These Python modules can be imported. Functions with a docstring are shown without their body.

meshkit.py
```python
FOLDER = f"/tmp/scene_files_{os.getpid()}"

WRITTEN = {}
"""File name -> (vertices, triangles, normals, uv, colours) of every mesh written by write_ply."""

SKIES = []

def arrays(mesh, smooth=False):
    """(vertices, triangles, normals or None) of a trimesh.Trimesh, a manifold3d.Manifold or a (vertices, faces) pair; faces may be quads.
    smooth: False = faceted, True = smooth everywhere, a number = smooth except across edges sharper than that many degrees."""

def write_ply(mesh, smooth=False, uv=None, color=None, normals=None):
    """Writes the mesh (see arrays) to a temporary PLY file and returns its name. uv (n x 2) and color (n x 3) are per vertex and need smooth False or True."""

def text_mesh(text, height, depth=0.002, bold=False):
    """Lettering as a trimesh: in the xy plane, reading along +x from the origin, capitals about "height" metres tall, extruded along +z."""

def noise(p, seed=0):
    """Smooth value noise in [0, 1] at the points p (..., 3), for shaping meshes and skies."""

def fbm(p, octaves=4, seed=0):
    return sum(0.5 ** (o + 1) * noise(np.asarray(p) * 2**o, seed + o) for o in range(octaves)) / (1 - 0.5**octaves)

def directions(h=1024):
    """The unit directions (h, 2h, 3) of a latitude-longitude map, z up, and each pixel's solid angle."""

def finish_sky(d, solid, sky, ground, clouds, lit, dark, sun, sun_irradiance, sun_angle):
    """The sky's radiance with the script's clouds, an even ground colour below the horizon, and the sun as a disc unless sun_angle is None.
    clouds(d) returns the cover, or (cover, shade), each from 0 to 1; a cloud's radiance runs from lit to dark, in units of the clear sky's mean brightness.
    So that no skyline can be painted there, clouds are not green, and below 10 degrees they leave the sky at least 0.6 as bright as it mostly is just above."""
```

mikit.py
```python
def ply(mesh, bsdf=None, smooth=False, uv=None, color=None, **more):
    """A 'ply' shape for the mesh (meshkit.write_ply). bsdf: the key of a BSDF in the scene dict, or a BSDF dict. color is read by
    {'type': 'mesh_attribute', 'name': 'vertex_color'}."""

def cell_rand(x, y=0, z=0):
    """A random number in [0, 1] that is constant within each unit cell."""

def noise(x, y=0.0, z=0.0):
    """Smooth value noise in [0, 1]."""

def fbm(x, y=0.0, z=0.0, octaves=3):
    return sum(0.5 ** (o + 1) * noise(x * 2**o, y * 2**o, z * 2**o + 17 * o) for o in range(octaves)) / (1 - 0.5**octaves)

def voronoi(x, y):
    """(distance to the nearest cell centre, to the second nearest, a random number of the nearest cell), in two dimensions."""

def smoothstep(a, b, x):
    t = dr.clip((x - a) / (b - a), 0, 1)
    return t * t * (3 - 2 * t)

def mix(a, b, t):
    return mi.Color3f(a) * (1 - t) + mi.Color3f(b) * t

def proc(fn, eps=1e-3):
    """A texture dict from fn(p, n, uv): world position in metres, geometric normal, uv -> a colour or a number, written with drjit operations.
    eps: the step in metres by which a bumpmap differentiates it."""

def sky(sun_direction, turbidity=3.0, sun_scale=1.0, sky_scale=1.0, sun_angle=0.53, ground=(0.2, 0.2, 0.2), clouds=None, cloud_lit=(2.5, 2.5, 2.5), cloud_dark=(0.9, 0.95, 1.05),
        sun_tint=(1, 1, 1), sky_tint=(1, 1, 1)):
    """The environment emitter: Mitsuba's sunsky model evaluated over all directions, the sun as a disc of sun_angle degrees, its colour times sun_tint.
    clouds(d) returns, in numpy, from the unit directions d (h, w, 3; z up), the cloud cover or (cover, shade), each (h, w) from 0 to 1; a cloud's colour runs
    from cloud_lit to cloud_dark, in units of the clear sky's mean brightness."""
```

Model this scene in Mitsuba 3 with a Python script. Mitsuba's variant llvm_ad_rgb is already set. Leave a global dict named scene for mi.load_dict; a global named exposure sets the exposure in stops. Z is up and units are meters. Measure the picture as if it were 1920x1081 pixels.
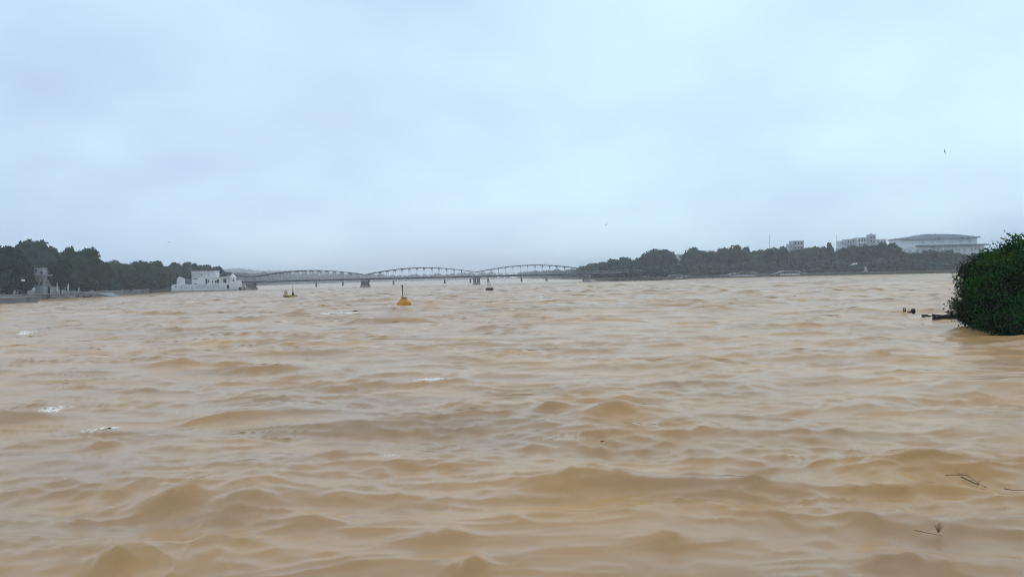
import math, random
import numpy as np, trimesh, mitsuba as mi, mikit, meshkit
import drjit as dr
from shapely.geometry import Polygon, box as sbox
import manifold3d

T = mi.ScalarTransform4f
scene, labels = {"type": "scene"}, {}
rnd = random.Random(7)
RS = np.random.RandomState(11)

# ------------------------------------------------------------------ camera
F, CX, CY = 1507.0, 960.0, 540.5
CAM = np.array([0.0, 0.0, 3.5])
PITCH, ROLL = math.atan(20.5 / F), math.radians(1.36)
fwd = np.array([0, math.cos(PITCH), -math.sin(PITCH)])
up0 = np.array([0, math.sin(PITCH), math.cos(PITCH)])
rt0 = np.array([1.0, 0, 0])
UP = up0 * math.cos(ROLL) + rt0 * math.sin(ROLL)
RT = rt0 * math.cos(ROLL) - up0 * math.sin(ROLL)
scene["camera"] = {
    "type": "perspective", "fov": math.degrees(2 * math.atan(960 / F)), "fov_axis": "x",
    "near_clip": 0.1, "far_clip": 30000.0,
    "to_world": T().look_at(origin=CAM.tolist(), target=(CAM + fwd * 10).tolist(), up=UP.tolist()),
    "medium": {"type": "ref", "id": "haze_air"},
}
exposure = 1.3


# ------------------------------------------------------------------ sky (overcast)
def cloud_cover(d):
    q = d / (np.abs(d[..., 2:3]) + 0.42)
    s = meshkit.fbm(q * 0.95 + np.array([3.1, 7.7, 0.4]), 4, 5)
    s2 = meshkit.fbm(q * 2.3 + np.array([1.3, 2.2, 5.0]), 4, 9)
    shade = np.clip((0.64 * s + 0.36 * s2 - 0.38) / 0.25, 0, 1)
    return np.ones(d.shape[:2]), shade


scene["sky"] = mikit.sky([0.25, 0.45, 1.0], turbidity=3, sun_scale=0.1, sky_scale=1.0, sun_angle=70,
                         clouds=cloud_cover, cloud_lit=(3.2, 4.25, 4.85), cloud_dark=(2.1, 2.75, 3.8), ground=(0.25, 0.2, 0.14))
# the air: a closed box of thin mist round everything
scene["haze_air"] = {"type": "homogeneous", "albedo": {"type": "rgb", "value": [0.92, 0.94, 0.998]}, "sigma_t": 0.00036}
scene["haze"] = {"type": "cube", "to_world": T().translate([0, 0, 33]).scale([4200, 4200, 37]),
                 "bsdf": {"type": "null"}, "interior": {"type": "ref", "id": "haze_air"}}
labels["haze"] = {"label": "pale rain mist hanging over the river and the far banks", "category": "haze", "kind": "stuff"}


# ------------------------------------------------------------------ helpers
def ray(px, py):
    return fwd + (px - CX) / F * RT - (py - CY) / F * UP


def ground(px, py, z=0.0):
    d = ray(px, py)
    return CAM + d * ((z - CAM[2]) / d[2])


def at(px, py, dist):
    d = ray(px, py)
    return CAM + d * (dist / d[1])


def numbered(name):
    if name not in used:
        used[name] = 0
        return name
    used[name] += 1
    return "%s_%03d" % (name, used[name])


used = {}


def add(name, mesh, bsdf, parent=None, smooth=False, label=None, cat=None, group=None, kind=None, **kw):
    key = numbered((parent + "__" if parent else "") + name)
    scene[key] = dict(mesh, bsdf={"type": "ref", "id": bsdf}, **kw) if isinstance(mesh, dict) else mikit.ply(mesh, bsdf, smooth=smooth, **kw)
    tag(key, label, cat, group, kind)
    return key


def tag(key, label=None, cat=None, group=None, kind=None):
    e = {k: v for k, v in (("label", label), ("category", cat), ("group", group), ("kind", kind)) if v}
    if e:
        labels[key] = {**labels.get(key, {}), **e}


def thing(name, label, cat, group=None):
    key = numbered(name)
    tag(key, label, cat, group)
    return key


cat_ = trimesh.util.concatenate


def bx(x0, x1, y0, y1, z0, z1):
    m = trimesh.creation.box((x1 - x0, y1 - y0, z1 - z0))
    m.apply_translation(((x0 + x1) / 2, (y0 + y1) / 2, (z0 + z1) / 2))
    return m


def tube(pts, radii, n=8):
    """Tapered tube through the points."""
    pts = np.asarray(pts, float)
    radii = np.broadcast_to(np.asarray(radii, float), len(pts))
    vs, fs = [], []
    for i, p in enumerate(pts):
        t = pts[min(i + 1, len(pts) - 1)] - pts[max(i - 1, 0)]
        t /= np.linalg.norm(t) + 1e-12
        a = np.cross(t, [0.31, 0.9, 0.2] if abs(t[2]) > .8 else [0, 0, 1.0])
        a /= np.linalg.norm(a)
        b = np.cross(t, a)
        ang = np.arange(n) / n * 2 * math.pi
        vs.append(p + radii[i] * (np.cos(ang)[:, None] * a + np.sin(ang)[:, None] * b))
    for i in range(len(pts) - 1):
        for k in range(n):
            a0, a1 = i * n + k, i * n + (k + 1) % n
            fs += [[a0, a1, a1 + n], [a0, a1 + n, a0 + n]]
    v = np.vstack(vs + [pts[:1], pts[-1:]])
    e0, e1 = len(v) - 2, len(v) - 1
    m = (len(pts) - 1) * n
    for k in range(n):
        fs += [[e0, (k + 1) % n, k], [e1, m + k, m + (k + 1) % n]]
    return trimesh.Trimesh(v, fs, process=False)


def lathe(profile, n=24):
    return trimesh.creation.revolve(np.array(profile, float), sections=n)


def prism(poly, depth):
    """xz polygon extruded along y, centred."""
    m = trimesh.creation.extrude_polygon(Polygon(poly), depth, engine="earcut")
    m.apply_transform(np.array([[1, 0, 0, 0], [0, 0, -1, depth / 2], [0, 1, 0, 0], [0, 0, 0, 1.0]]))
    return m


def mv(m, p):
    m = m.copy()
    m.apply_translation(p)
    return m


# ------------------------------------------------------------------ materials
def diffuse(name, c, rough=0.8, spec=0.3):
    scene[name] = {"type": "twosided", "bsdf": {"type": "principled", "base_color": {"type": "rgb", "value": list(c)}, "roughness": rough, "specular": spec}}


def matte(name, c):
    scene[name] = {"type": "twosided", "bsdf": {"type": "diffuse", "reflectance": {"type": "rgb", "value": list(c)}}}


def dirty(name, c, c2, sx=0.3, sz=0.25, rough=0.8):
    c, c2 = tuple(c), tuple(c2)

    def fn(p, n, uv):
        t = mikit.fbm(p.x * sx, p.y * sx, p.z * sz, octaves=4)
        return mikit.mix(c, c2, mikit.smoothstep(0.42, 0.75, t))
    scene[name] = {"type": "twosided", "bsdf": {"type": "principled", "base_color": mikit.proc(fn), "roughness": rough, "specular": 0.3}}


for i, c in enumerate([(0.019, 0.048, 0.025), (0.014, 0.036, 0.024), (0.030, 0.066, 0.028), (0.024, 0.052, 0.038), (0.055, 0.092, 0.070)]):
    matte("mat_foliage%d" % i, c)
matte("mat_leaf_dark", (0.005, 0.022, 0.005))
matte("mat_leaf_green", (0.012, 0.075, 0.008))
matte("mat_leaf_yellow", (0.05, 0.11, 0.01))
matte("mat_leaf_brown", (0.040, 0.038, 0.010))
diffuse("mat_bark", (0.05, 0.042, 0.034))
diffuse("mat_wet_wood", (0.030, 0.022, 0.016), 0.5)
diffuse("mat_twig", (0.15, 0.10, 0.055), 0.7)
dirty("mat_orange", (0.58, 0.25, 0.010), (0.34, 0.15, 0.02), 2.5, 2.0, 0.5)
diffuse("mat_orange_worn", (0.30, 0.14, 0.02), 0.6)
diffuse("mat_dark_metal", (0.035, 0.034, 0.036), 0.5)
diffuse("mat_black", (0.012, 0.011, 0.012), 0.6)
diffuse("mat_red", (0.20, 0.07, 0.035), 0.6)
diffuse("mat_olive", (0.24, 0.17, 0.025), 0.6)
dirty("mat_bridge_steel", (0.30, 0.32, 0.35), (0.22, 0.235, 0.26))
diffuse("mat_bridge_dark", (0.055, 0.055, 0.065), 0.6)
dirty("mat_concrete", (0.25, 0.25, 0.26), (0.16, 0.16, 0.165))
dirty("mat_wet_stone", (0.20, 0.185, 0.18), (0.12, 0.115, 0.115), 0.5, 0.8)
dirty("mat_white_wall", (0.66, 0.66, 0.66), (0.46, 0.46, 0.47), 0.22, 0.35)
dirty("mat_grey_wall", (0.40, 0.43, 0.46), (0.28, 0.30, 0.32))
diffuse("mat_pale_band", (0.62, 0.65, 0.68))
diffuse("mat_roof_grey", (0.28, 0.31, 0.35))
diffuse("mat_roof_dark", (0.10, 0.11, 0.13))
dirty("mat_dim_wall", (0.42, 0.45, 0.47), (0.24, 0.26, 0.27), 0.5, 0.4)
diffuse("mat_window", (0.03, 0.033, 0.04), 0.15, 0.5)
diffuse("mat_white_paint", (0.8, 0.8, 0.78), 0.5)
diffuse("mat_pale_post", (0.55, 0.58, 0.58), 0.5)
dirty("mat_earth", (0.085, 0.085, 0.065), (0.05, 0.065, 0.04), 0.05, 0.05)
diffuse("mat_hill", (0.06, 0.075, 0.07))
diffuse("mat_bird", (0.03, 0.03, 0.035))
diffuse("mat_hull", (0.10, 0.085, 0.085))
dirty("mat_canopy", (0.50, 0.49, 0.48), (0.30, 0.29, 0.29), 0.5, 1.0)
scene["mat_water"] = {"type": "principled", "base_color": {"type": "mesh_attribute", "name": "vertex_color"}, "roughness": 0.25, "eta": 1.325}

# ------------------------------------------------------------------ river water
HC = np.linspace(-36, 36, 900)
ANG = np.radians(np.concatenate([np.linspace(-180, -75, 16)[:-1], np.linspace(-75, -36, 50)[:-1], HC, np.linspace(36, 75, 50)[1:], np.linspace(75, 180, 16)[1:]]))
RAD = [0.0, 0.6, 1.5, 3.0, 4.5, 6.0]
while RAD[-1] < 420:
    RAD.append(RAD[-1] + max(0.03, 0.0052 * RAD[-1]))
while RAD[-1] < 3800:
    RAD.append(RAD[-1] * 1.022)
RAD = np.array(RAD)
RR, AA = np.meshgrid(RAD, ANG, indexing="ij")
WX, WY = (RR * np.sin(AA)).astype(np.float32), (RR * np.cos(AA)).astype(np.float32)

WAVES = []
for i in range(110):
    lam = 0.28 * (7.5 / 0.28) ** (RS.rand())
    spread = 0.42 if lam > 1.5 else 0.72
    th = math.radians(8) + RS.randn() * spread            # travel direction about the view axis
    steep = 0.018 if lam > 3.5 else (0.020 if lam > 1.2 else 0.026)
    WAVES.append((lam, th, steep * lam / (2 * math.pi) * (0.5 + RS.rand()), RS.rand() * 2 * math.pi))

# single steeper waves that stand out of the chop: pixel where the crest stands, width, height, fore-aft length
BIG = [(340, 690, 2.7, 0.20, 1.1), (525, 697, 2.4, 0.13, 0.9), (190, 703, 3.0, 0.12, 1.2), (430, 690, 2.4, 0.12, 1.0),
       (40, 790, 2.6, 0.24, 1.3), (450, 785, 3.2, 0.14, 1.3), (1030, 775, 1.3, 0.13, 0.7), (1150, 780, 2.6, 0.26, 1.3),
       (840, 765, 2.5, 0.1, 1.2), (1740, 875, 2.0, 0.20, 1.0), (1650, 920, 1.5, 0.16, 0.8), (1080, 925, 1.25, 0.21, 0.7), (1170, 925, 0.8, 0.12, 0.5), (1250, 930, 0.9, 0.06, 0.5),
       (330, 960, 1.3, 0.20, 0.7), (480, 965, 0.9, 0.20, 0.6), (160, 985, 0.8, 0.09, 0.5), (470, 1035, 0.9, 0.10, 0.5),
       (225, 1085, 0.55, 0.19, 0.5), (1660, 1055, 1.1, 0.18, 0.6), (1800, 1060, 1.1, 0.12, 0.6), (880, 1085, 0.5, 0.14, 0.45),
       (820, 1030, 0.8, 0.09, 0.45), (1240, 1030, 0.7, 0.10, 0.4), (1420, 930, 1.4, 0.10, 0.7), (200, 845, 0.7, 0.14, 0.6), (640, 862, 1.0, 0.09, 0.5),
       (1000, 845, 1.3, 0.11, 0.6), (1620, 770, 2.0, 0.10, 1.0), (880, 650, 4.5, 0.16, 1.6), (1255, 652, 2.4, 0.16, 1.1), (1070, 660, 2.4, 0.11, 1.0)]


def water_surface(x, y, r, full=False):
    x, y = np.asarray(x, np.float32), np.asarray(y, np.float32)
    z, dx, dy = np.zeros_like(x), np.zeros_like(x), np.zeros_like(x)
    gn = 0.6 * meshkit.noise(np.stack([x / 5.5, y / 4.0, 0 * x], -1), 3) + 0.4 * meshkit.noise(np.stack([x / 2.1, y / 1.3, 0 * x], -1), 4)
    gain = (0.22 + 2.3 * np.clip(gn - 0.25, 0, 1) ** 1.3).astype(np.float32)
    for lam, th, amp, ph in WAVES:
        k = 2 * math.pi / lam
        a = amp * np.clip(1.6 - 0.0052 * r / lam * 1.9, 0, 1)     # ripples finer than the mesh there are left out
        arg = k * (x * math.sin(th) + y * math.cos(th)) + ph
        s, c = np.sin(arg), np.cos(arg)
        z += a * c
        dx -= a * s * math.sin(th)
        dy -= a * s * math.cos(th)
    # the open channel runs rougher than the slack water inshore
    rough = (1 + 0.5 * np.clip((y - 28) / 80, 0, 1)).astype(np.float32)
    fade = gain * rough * np.clip(1.5 - r / 900, 0.4, 1)
    z, dx, dy = z * fade, dx * fade * 1.1, dy * fade * 1.1
    # torn, long-crested chop: ridged noise in several sizes, steeper on the side that faces downstream
    e0 = np.zeros_like(x)
    wx = x + 1.6 * (meshkit.noise(np.stack([x / 2.6, y / 2.6, e0], -1), 51) - .5)
    wy = y + 1.3 * (meshkit.noise(np.stack([x / 3.1, y / 2.2, e0], -1), 52) - .5)
    for i, (sc, amp, ang, asp) in enumerate([(3.4, .15, .10, 1.8), (1.7, .11, -.16, 2.3), (0.85, .080, .07, 2.5), (0.42, .050, -.08, 2.4), (0.21, .026, .15, 2.2)]):
        u, v = (wx * math.cos(ang) + wy * math.sin(ang)) / (sc * asp), (wy * math.cos(ang) - wx * math.sin(ang)) / sc
        n_ = meshkit.noise(np.stack([u, v, e0 + 2.5 + i], -1), 60 + i)
        keep = meshkit.noise(np.stack([u / 2.3 + 9, v / 1.9, e0], -1), 70 + i)
        rg = (1 - np.abs(2 * n_ - 1)) ** 2.6 * np.clip(keep * 2.2 - .55, 0, 1.3) * amp * np.clip(1.6 - 0.0047 * r / sc * 1.6, 0, 1) * rough
        z += rg.astype(np.float32)
        dy -= (0.5 * rg).astype(np.float32)
    for px, py, w, h, l in BIG:
        gx, gy, _ = ground(px, py)
        ax, ay = (x - gx) / w * 2, (y - gy - 0.06 * (x - gx)) / l * 1.6
        near = (np.abs(ax) < 5) & (np.abs(ay) < 5)
        wob = 0.55 + 0.5 * meshkit.noise(np.stack([x[near] / w * 2.2, y[near] / l, 0 * x[near]], -1), 5) + 0.45 * meshkit.noise(np.stack([x[near] / w * 6, y[near] / l * 3, 0 * x[near]], -1), 6)
        z[near] += 1.55 * h * wob * np.exp(-ax[near] ** 2) * (np.exp(-np.sqrt(ay[near] ** 2 + 0.03) ** 1.35) - 0.35 * np.exp(-(ay[near] * 0.55 + 0.6) ** 2))
        dy[near] -= 0.5 * h * np.exp(-ax[near] ** 2 - ay[near] ** 2)
    return z, dx, dy


def wz(x, y):
    return float(water_surface(np.array([x]), np.array([y]), np.array([math.hypot(x, y)], np.float32))[0][0])


WZ, DX, DY = water_surface(WX, WY, RR.astype(np.float32))
V = np.stack([WX + DX, WY + DY, WZ], -1).reshape(-1, 3)
nr, na = RR.shape
idx = np.arange(nr * na).reshape(nr, na)
a_, b_, c_, d_ = idx[:-1, :-1].ravel(), idx[1:, :-1].ravel(), idx[1:, 1:].ravel(), idx[:-1, 1:].ravel()
FACES = np.vstack([np.stack([a_, c_, b_], 1), np.stack([a_, d_, c_], 1)])
P0 = np.stack([WX, WY, 0 * WX], -1)
m1 = meshkit.fbm(P0 * [0.05, 0.10, 1], 3, 21)[..., None]
m2 = meshkit.fbm(P0 * [0.35, 0.7, 1], 3, 33)[..., None]
COL = np.array([0.425, 0.238, 0.105]) * (0.86 + 0.28 * m1) * (0.90 + 0.20 * m2)
COL = COL * (1 + np.array([0.06, -0.03, -0.30]) * (m2 - 0.5) * 2)
# foam on the crests of a few breaking waves
FOAM = [(83, 776, 0.6, 1.3), (195, 812, 0.4, 0.9), (822, 720, 1.0, 0.8), (630, 589, 2.8, 3.0), (365, 620, 1.3, 0.8), (1440, 549, 4.0, 4.0), (45, 628, 1.2, 1.0),]
for i in range(4):
    FOAM.append((RS.uniform(0, 1920), 560 + 400 * RS.rand() ** 1.5, RS.uniform(.25, .8), RS.uniform(.15, .5)))
for fi, (px, py, w, l) in enumerate(FOAM):
    gx, gy, _ = ground(px, py)
    g = np.exp(-((WX - gx) / w) ** 2 - ((WY - gy) / l) ** 2)
    near = g > 0.02
    n3 = meshkit.fbm(np.stack([WX[near] / w * 4, WY[near] / l * 5, 0 * WX[near]], -1), 4, 8)
    n4 = 1 - np.abs(2 * meshkit.noise(np.stack([WX[near] / w * 7, WY[near] / l * 9, 0 * WX[near] + 3], -1), 18) - 1)
    f = ((0.75 if fi < 7 else 0.25) * np.clip((g[near] * (0.55 * n3 + 0.6 * n4) - 0.33) / 0.3, 0, 1))[:, None]
    COL[near] = COL[near] * (1 - f) + np.array([0.86, 0.78, 0.66]) * f
river = trimesh.Trimesh(V, FACES, process=False)
add("river_water", river, "mat_water", smooth=True, color=np.clip(COL, 0, 1).reshape(-1, 3),
    label="choppy muddy brown flood water of the wide river", cat="water", kind="structure")

# ------------------------------------------------------------------ land
LAND_Z = 1.9
LEFT = [(-300, -400), (-210, 0), (-165, 110), (-141, 205), (-144, 240), (-151, 270), (-162, 320), (-172, 380), (-184, 414), (-186, 422.5), (-142.5, 423), (-146, 440), (-190, 455), (-215, 480), (-250, 600),
        (-345, 900), (-430, 1300), (-480, 1800), (-300, 2600)]
RIGHT = [(0, 2600), (50, 1500), (66, 900), (70, 600), (52, 505), (60, 452), (68, 447), (84, 447), (96, 470), (112, 515), (125, 530), (190, 537), (228, 505), (254, 458), (310, 430), (420, 400), (560, 250), (560, -400)]
riverpoly = Polygon(LEFT + RIGHT)
landpoly = sbox(-3900, -1500, 3900, 3900).difference(riverpoly)
landpoly = landpoly.difference(sbox(-3000, -1600, 3000, -399))
land = cat_([trimesh.creation.extrude_polygon(g, LAND_Z + 2.5, engine="earcut") for g in getattr(landpoly, "geoms", [landpoly])])
land.apply_translation((0, 0, -2.5))
add("ground", land, "mat_earth", label="low dark green land on both sides of the river", cat="ground", kind="structure")


def ridge(pts, dist, depth, seed):
    """A hill ridge whose skyline passes through the pixels, as a closed solid."""
    top = np.array([at(px, py, dist) for px, py in pts])
    xs = np.linspace(top[0, 0], top[-1, 0], 90)
    zs = np.interp(xs, top[:, 0], top[:, 2]) + (meshkit.fbm(np.stack([xs / 25, 0 * xs, 0 * xs], -1), 4, seed) - .5) * 6
    rows = []
    for f, hz in ((0, 0.0), (0.25, 0.55), (0.5, 1.0), (0.75, 0.6), (1, 0.0)):
        yy = dist + (f - 0.5) * depth + 0 * xs
        rows.append(np.stack([xs, yy, 1.0 + (zs - 1.0) * hz], -1))
    v = np.vstack(rows)
    n = len(xs)
    fs = []
    for r in range(4):
        for k in range(n - 1):
            a = r * n + k
            fs += [[a, a + 1, a + n + 1], [a, a + n + 1, a + n]]
    return trimesh.Trimesh(v, fs, process=False)


add("hill", ridge([(380, 520), (415, 505), (450, 503), (480, 507), (530, 508), (570, 506), (600, 508), (640, 512), (700, 520)], 3000, 500, 4), "mat_hill", smooth=True,
    label="faint grey-blue hill behind the left end of the bridge", cat="hill", kind="structure")

# ------------------------------------------------------------------ trees
def leaf_cards(c, n, size, rs, out=None):
    """n irregular two-triangle leaf clumps centred at the points c."""
    a = rs.randn(n, 3)
    if out is not None:
        a = a * 0.6 + np.cross(out, rs.randn(n, 3))
    a /= np.linalg.norm(a, axis=1, keepdims=True)
    b = np.cross(a, rs.randn(n, 3))
    b /= np.linalg.norm(b, axis=1, keepdims=True)
    s = size * (0.6 + 0.8 * rs.rand(n, 1))
    v = np.stack([c - a * s, c + b * s * (0.4 + 0.3 * rs.rand(n, 1)), c + a * s, c - b * s * (0.4 + 0.3 * rs.rand(n, 1))], 1)
    f = (np.arange(n) * 4)[:, None, None] + np.array([[0, 1, 2], [0, 2, 3]])[None]
    return trimesh.Trimesh(v.reshape(-1, 3), f.reshape(-1, 3), process=False)


def crown_mesh(lobes, ncards, size, rs, core=0.72):
    ms, ns, vol = [], [], np.array([l[3] ** 2 for l in lobes])
    for (x, y, z, r, sq), n in zip(lobes, (ncards * vol / vol.sum()).astype(int)):
        d = rs.randn(n, 3)
        d /= np.linalg.norm(d, axis=1, keepdims=True)
        rad = 0.62 + 0.46 * rs.rand(n, 1) ** 0.7
        rad *= (0.8 + 0.4 * meshkit.noise(d * 2.3 + np.array([x, y, z]) * 7, 2))[:, None]
        c = d * rad * r * np.array([1, 1, sq]) + (x, y, z)
        ms.append(leaf_cards(c, n, size, rs, d))
        ns.append(np.repeat(d + rs.randn(n, 3) * 0.16, 4, 0))
        if core:
            k = trimesh.creation.icosphere(2, 1.0)
            v = np.array(k.vertices)
            v *= (0.85 + 0.35 * meshkit.noise(v * 2.1 + np.array([x, y, z]) * 5, 4))[:, None]
            k.vertices = v * core * r * np.array([1, 1, sq]) + (x, y, z)
            ms.append(k)
            ns.append(v)
    return cat_(ms), np.vstack(ns)


def soft_ply(mesh, n):
    """A ply whose leaf clumps are shaded by the crown's rounding."""
    n = n / np.linalg.norm(n, axis=1, keepdims=True)
    return {"type": "ply", "filename": meshkit.write_ply(mesh, False, normals=n), "face_normals": False}


CROWNS, TRUNKS = [], []
for v_ in range(8):
    rs = np.random.RandomState(40 + v_)
    lobes = [(0, 0, 0.58, 0.33, 1.05)]
    for k in range(9):
        a = k * 2.4 + rs.rand()
        zz = 0.26 + 0.60 * rs.rand()
        rr = (0.30 if zz < 0.6 else 0.20) * (0.7 + 0.5 * rs.rand())
        lobes.append((rr * math.cos(a), rr * math.sin(a), zz, 0.13 + 0.09 * rs.rand(), 0.85))
    lobes.append((0.06 * rs.randn(), 0.06 * rs.randn(), 0.86, 0.13, 0.9))
    m, nn = crown_mesh(lobes, 2200, 0.046, rs, 0.84)
    lo, hi = m.vertices[:, 2].min(), m.vertices[:, 2].max()
    v = np.array(m.vertices)
    v[:, 2] = 0.10 + (v[:, 2] - lo) / (hi - lo) * 0.90
    v[:, :2] /= np.percentile(np.abs(v[:, 0]), 98) * 2
    m.vertices = v
    CROWNS.append(soft_ply(m, nn))
    limbs = [tube([(0, 0, 0), (0.01, 0, 0.2), (0, 0.01, 0.55)], [0.035, 0.026, 0.012], 6)]
    for k in range(4):
        a = k * 1.6 + rs.rand()
        limbs.append(tube([(0, 0, 0.2), (0.1 * math.cos(a), 0.1 * math.sin(a), 0.35), (0.24 * math.cos(a), 0.24 * math.sin(a), 0.55)], [0.018, 0.013, 0.005], 5))
    TRUNKS.append(mikit.ply(cat_(limbs), None))
SHRUBS = []
for v_ in range(4):
    rs = np.random.RandomState(80 + v_)
    lobes = [(0, 0, 0.4, 0.42, 1.0)] + [(0.32 * math.cos(k * 1.3), 0.25 * math.sin(k * 1.3), 0.25 + 0.3 * rs.rand(), 0.25, 0.9) for k in range(5)]
    m, nn = crown_mesh(lobes, 1000, 0.07, rs, 0.85)
    v = np.array(m.vertices)
    v[:, 2] = (v[:, 2] - v[:, 2].min()) / np.ptp(v[:, 2])
    v[:, :2] /= np.ptp(v[:, 0])
    m.vertices = v
    SHRUBS.append(soft_ply(m, nn))

vi = [0]


def tree(px, top, dist, wpx, tone, label, group=None, base=None, name="broadleaf_tree"):
    p = at(px, top, dist)
    z0 = LAND_Z - 0.2 if base is None else base
    h, w = p[2] - z0, wpx * dist / F
    vi[0] += 1
    k = thing(name, label, "tree", group)
    M = T().translate([p[0], p[1], z0]).rotate([0, 0, 1], rnd.uniform(0, 360)).scale([w, w, h])
    add("trunk", TRUNKS[vi[0] % 8], "mat_bark", k, to_world=M)
    add("crown", CROWNS[vi[0] * 3 % 8], "mat_foliage%d" % tone, k, to_world=M)
    return k


def shrub(px, top, dist, wpx, tone, label, group=None, base=None):
    p = at(px, top, dist)
    z0 = LAND_Z - 0.3 if base is None else base
    vi[0] += 1
    M = T().translate([p[0], p[1], z0]).rotate([0, 0, 1], rnd.uniform(-25, 25)).scale([wpx * dist / F, max(3.0, 0.7 * wpx * dist / F), p[2] - z0])
    return add("shrub", SHRUBS[vi[0] % 4], "mat_foliage%d" % tone, label=label, cat="shrub", group=group, to_world=M)


# left bank
G1 = "dark trees at the left edge on the left bank"
for px, top, d, w, t in [(-50, 466, 240, 70, 1), (-18, 457, 245, 62, 1), (20, 460, 242, 56, 1), (40, 472, 243, 34, 1), (112, 486, 254, 40, 1)]:
    tree(px, top, d, w, t, "dark tree left of the white tower house" if px < 60 else "dark tree directly right of the white tower house on the left bank", G1 if px < 60 else None)
tree(68, 446, 330, 78, 3, "tallest grey-green peaked tree behind the white tower house")
tree(90, 462, 335, 44, 3, "smaller grey-green tree on the right shoulder of the tallest peaked tree")
tree(126, 460, 300, 52, 0, "flat-topped dark tree, left half of the rounded clump right of the white tower house")
tree(152, 462, 304, 54, 0, "flat-topped dark tree, right half of the rounded clump right of the white tower house")
tree(180, 482, 316, 44, 0, "sloping dark tree at the right foot of the rounded clump on the left bank")
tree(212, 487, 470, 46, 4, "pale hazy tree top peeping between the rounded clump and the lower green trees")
G2 = "lower green trees between the rounded clump and the white riverside house"
for px, top, d, w, t in [(202, 493, 345, 40, 2), (232, 492, 365, 48, 2), (258, 488, 385, 50, 2), (284, 488, 390, 46, 2), (308, 497, 400, 40, 2), (245, 500, 350, 40, 0), (285, 504, 375, 40, 0)]:
    tree(px, top, d, w, t, "green lower tree left of the white riverside house", G2)
G3 = "hazy trees behind the white riverside house"
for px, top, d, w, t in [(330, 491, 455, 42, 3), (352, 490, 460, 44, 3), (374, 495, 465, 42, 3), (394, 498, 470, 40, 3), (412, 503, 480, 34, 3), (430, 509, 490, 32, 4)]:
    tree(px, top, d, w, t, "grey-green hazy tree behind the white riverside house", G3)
GS = "shrubs under the trees along the left bank"
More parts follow.
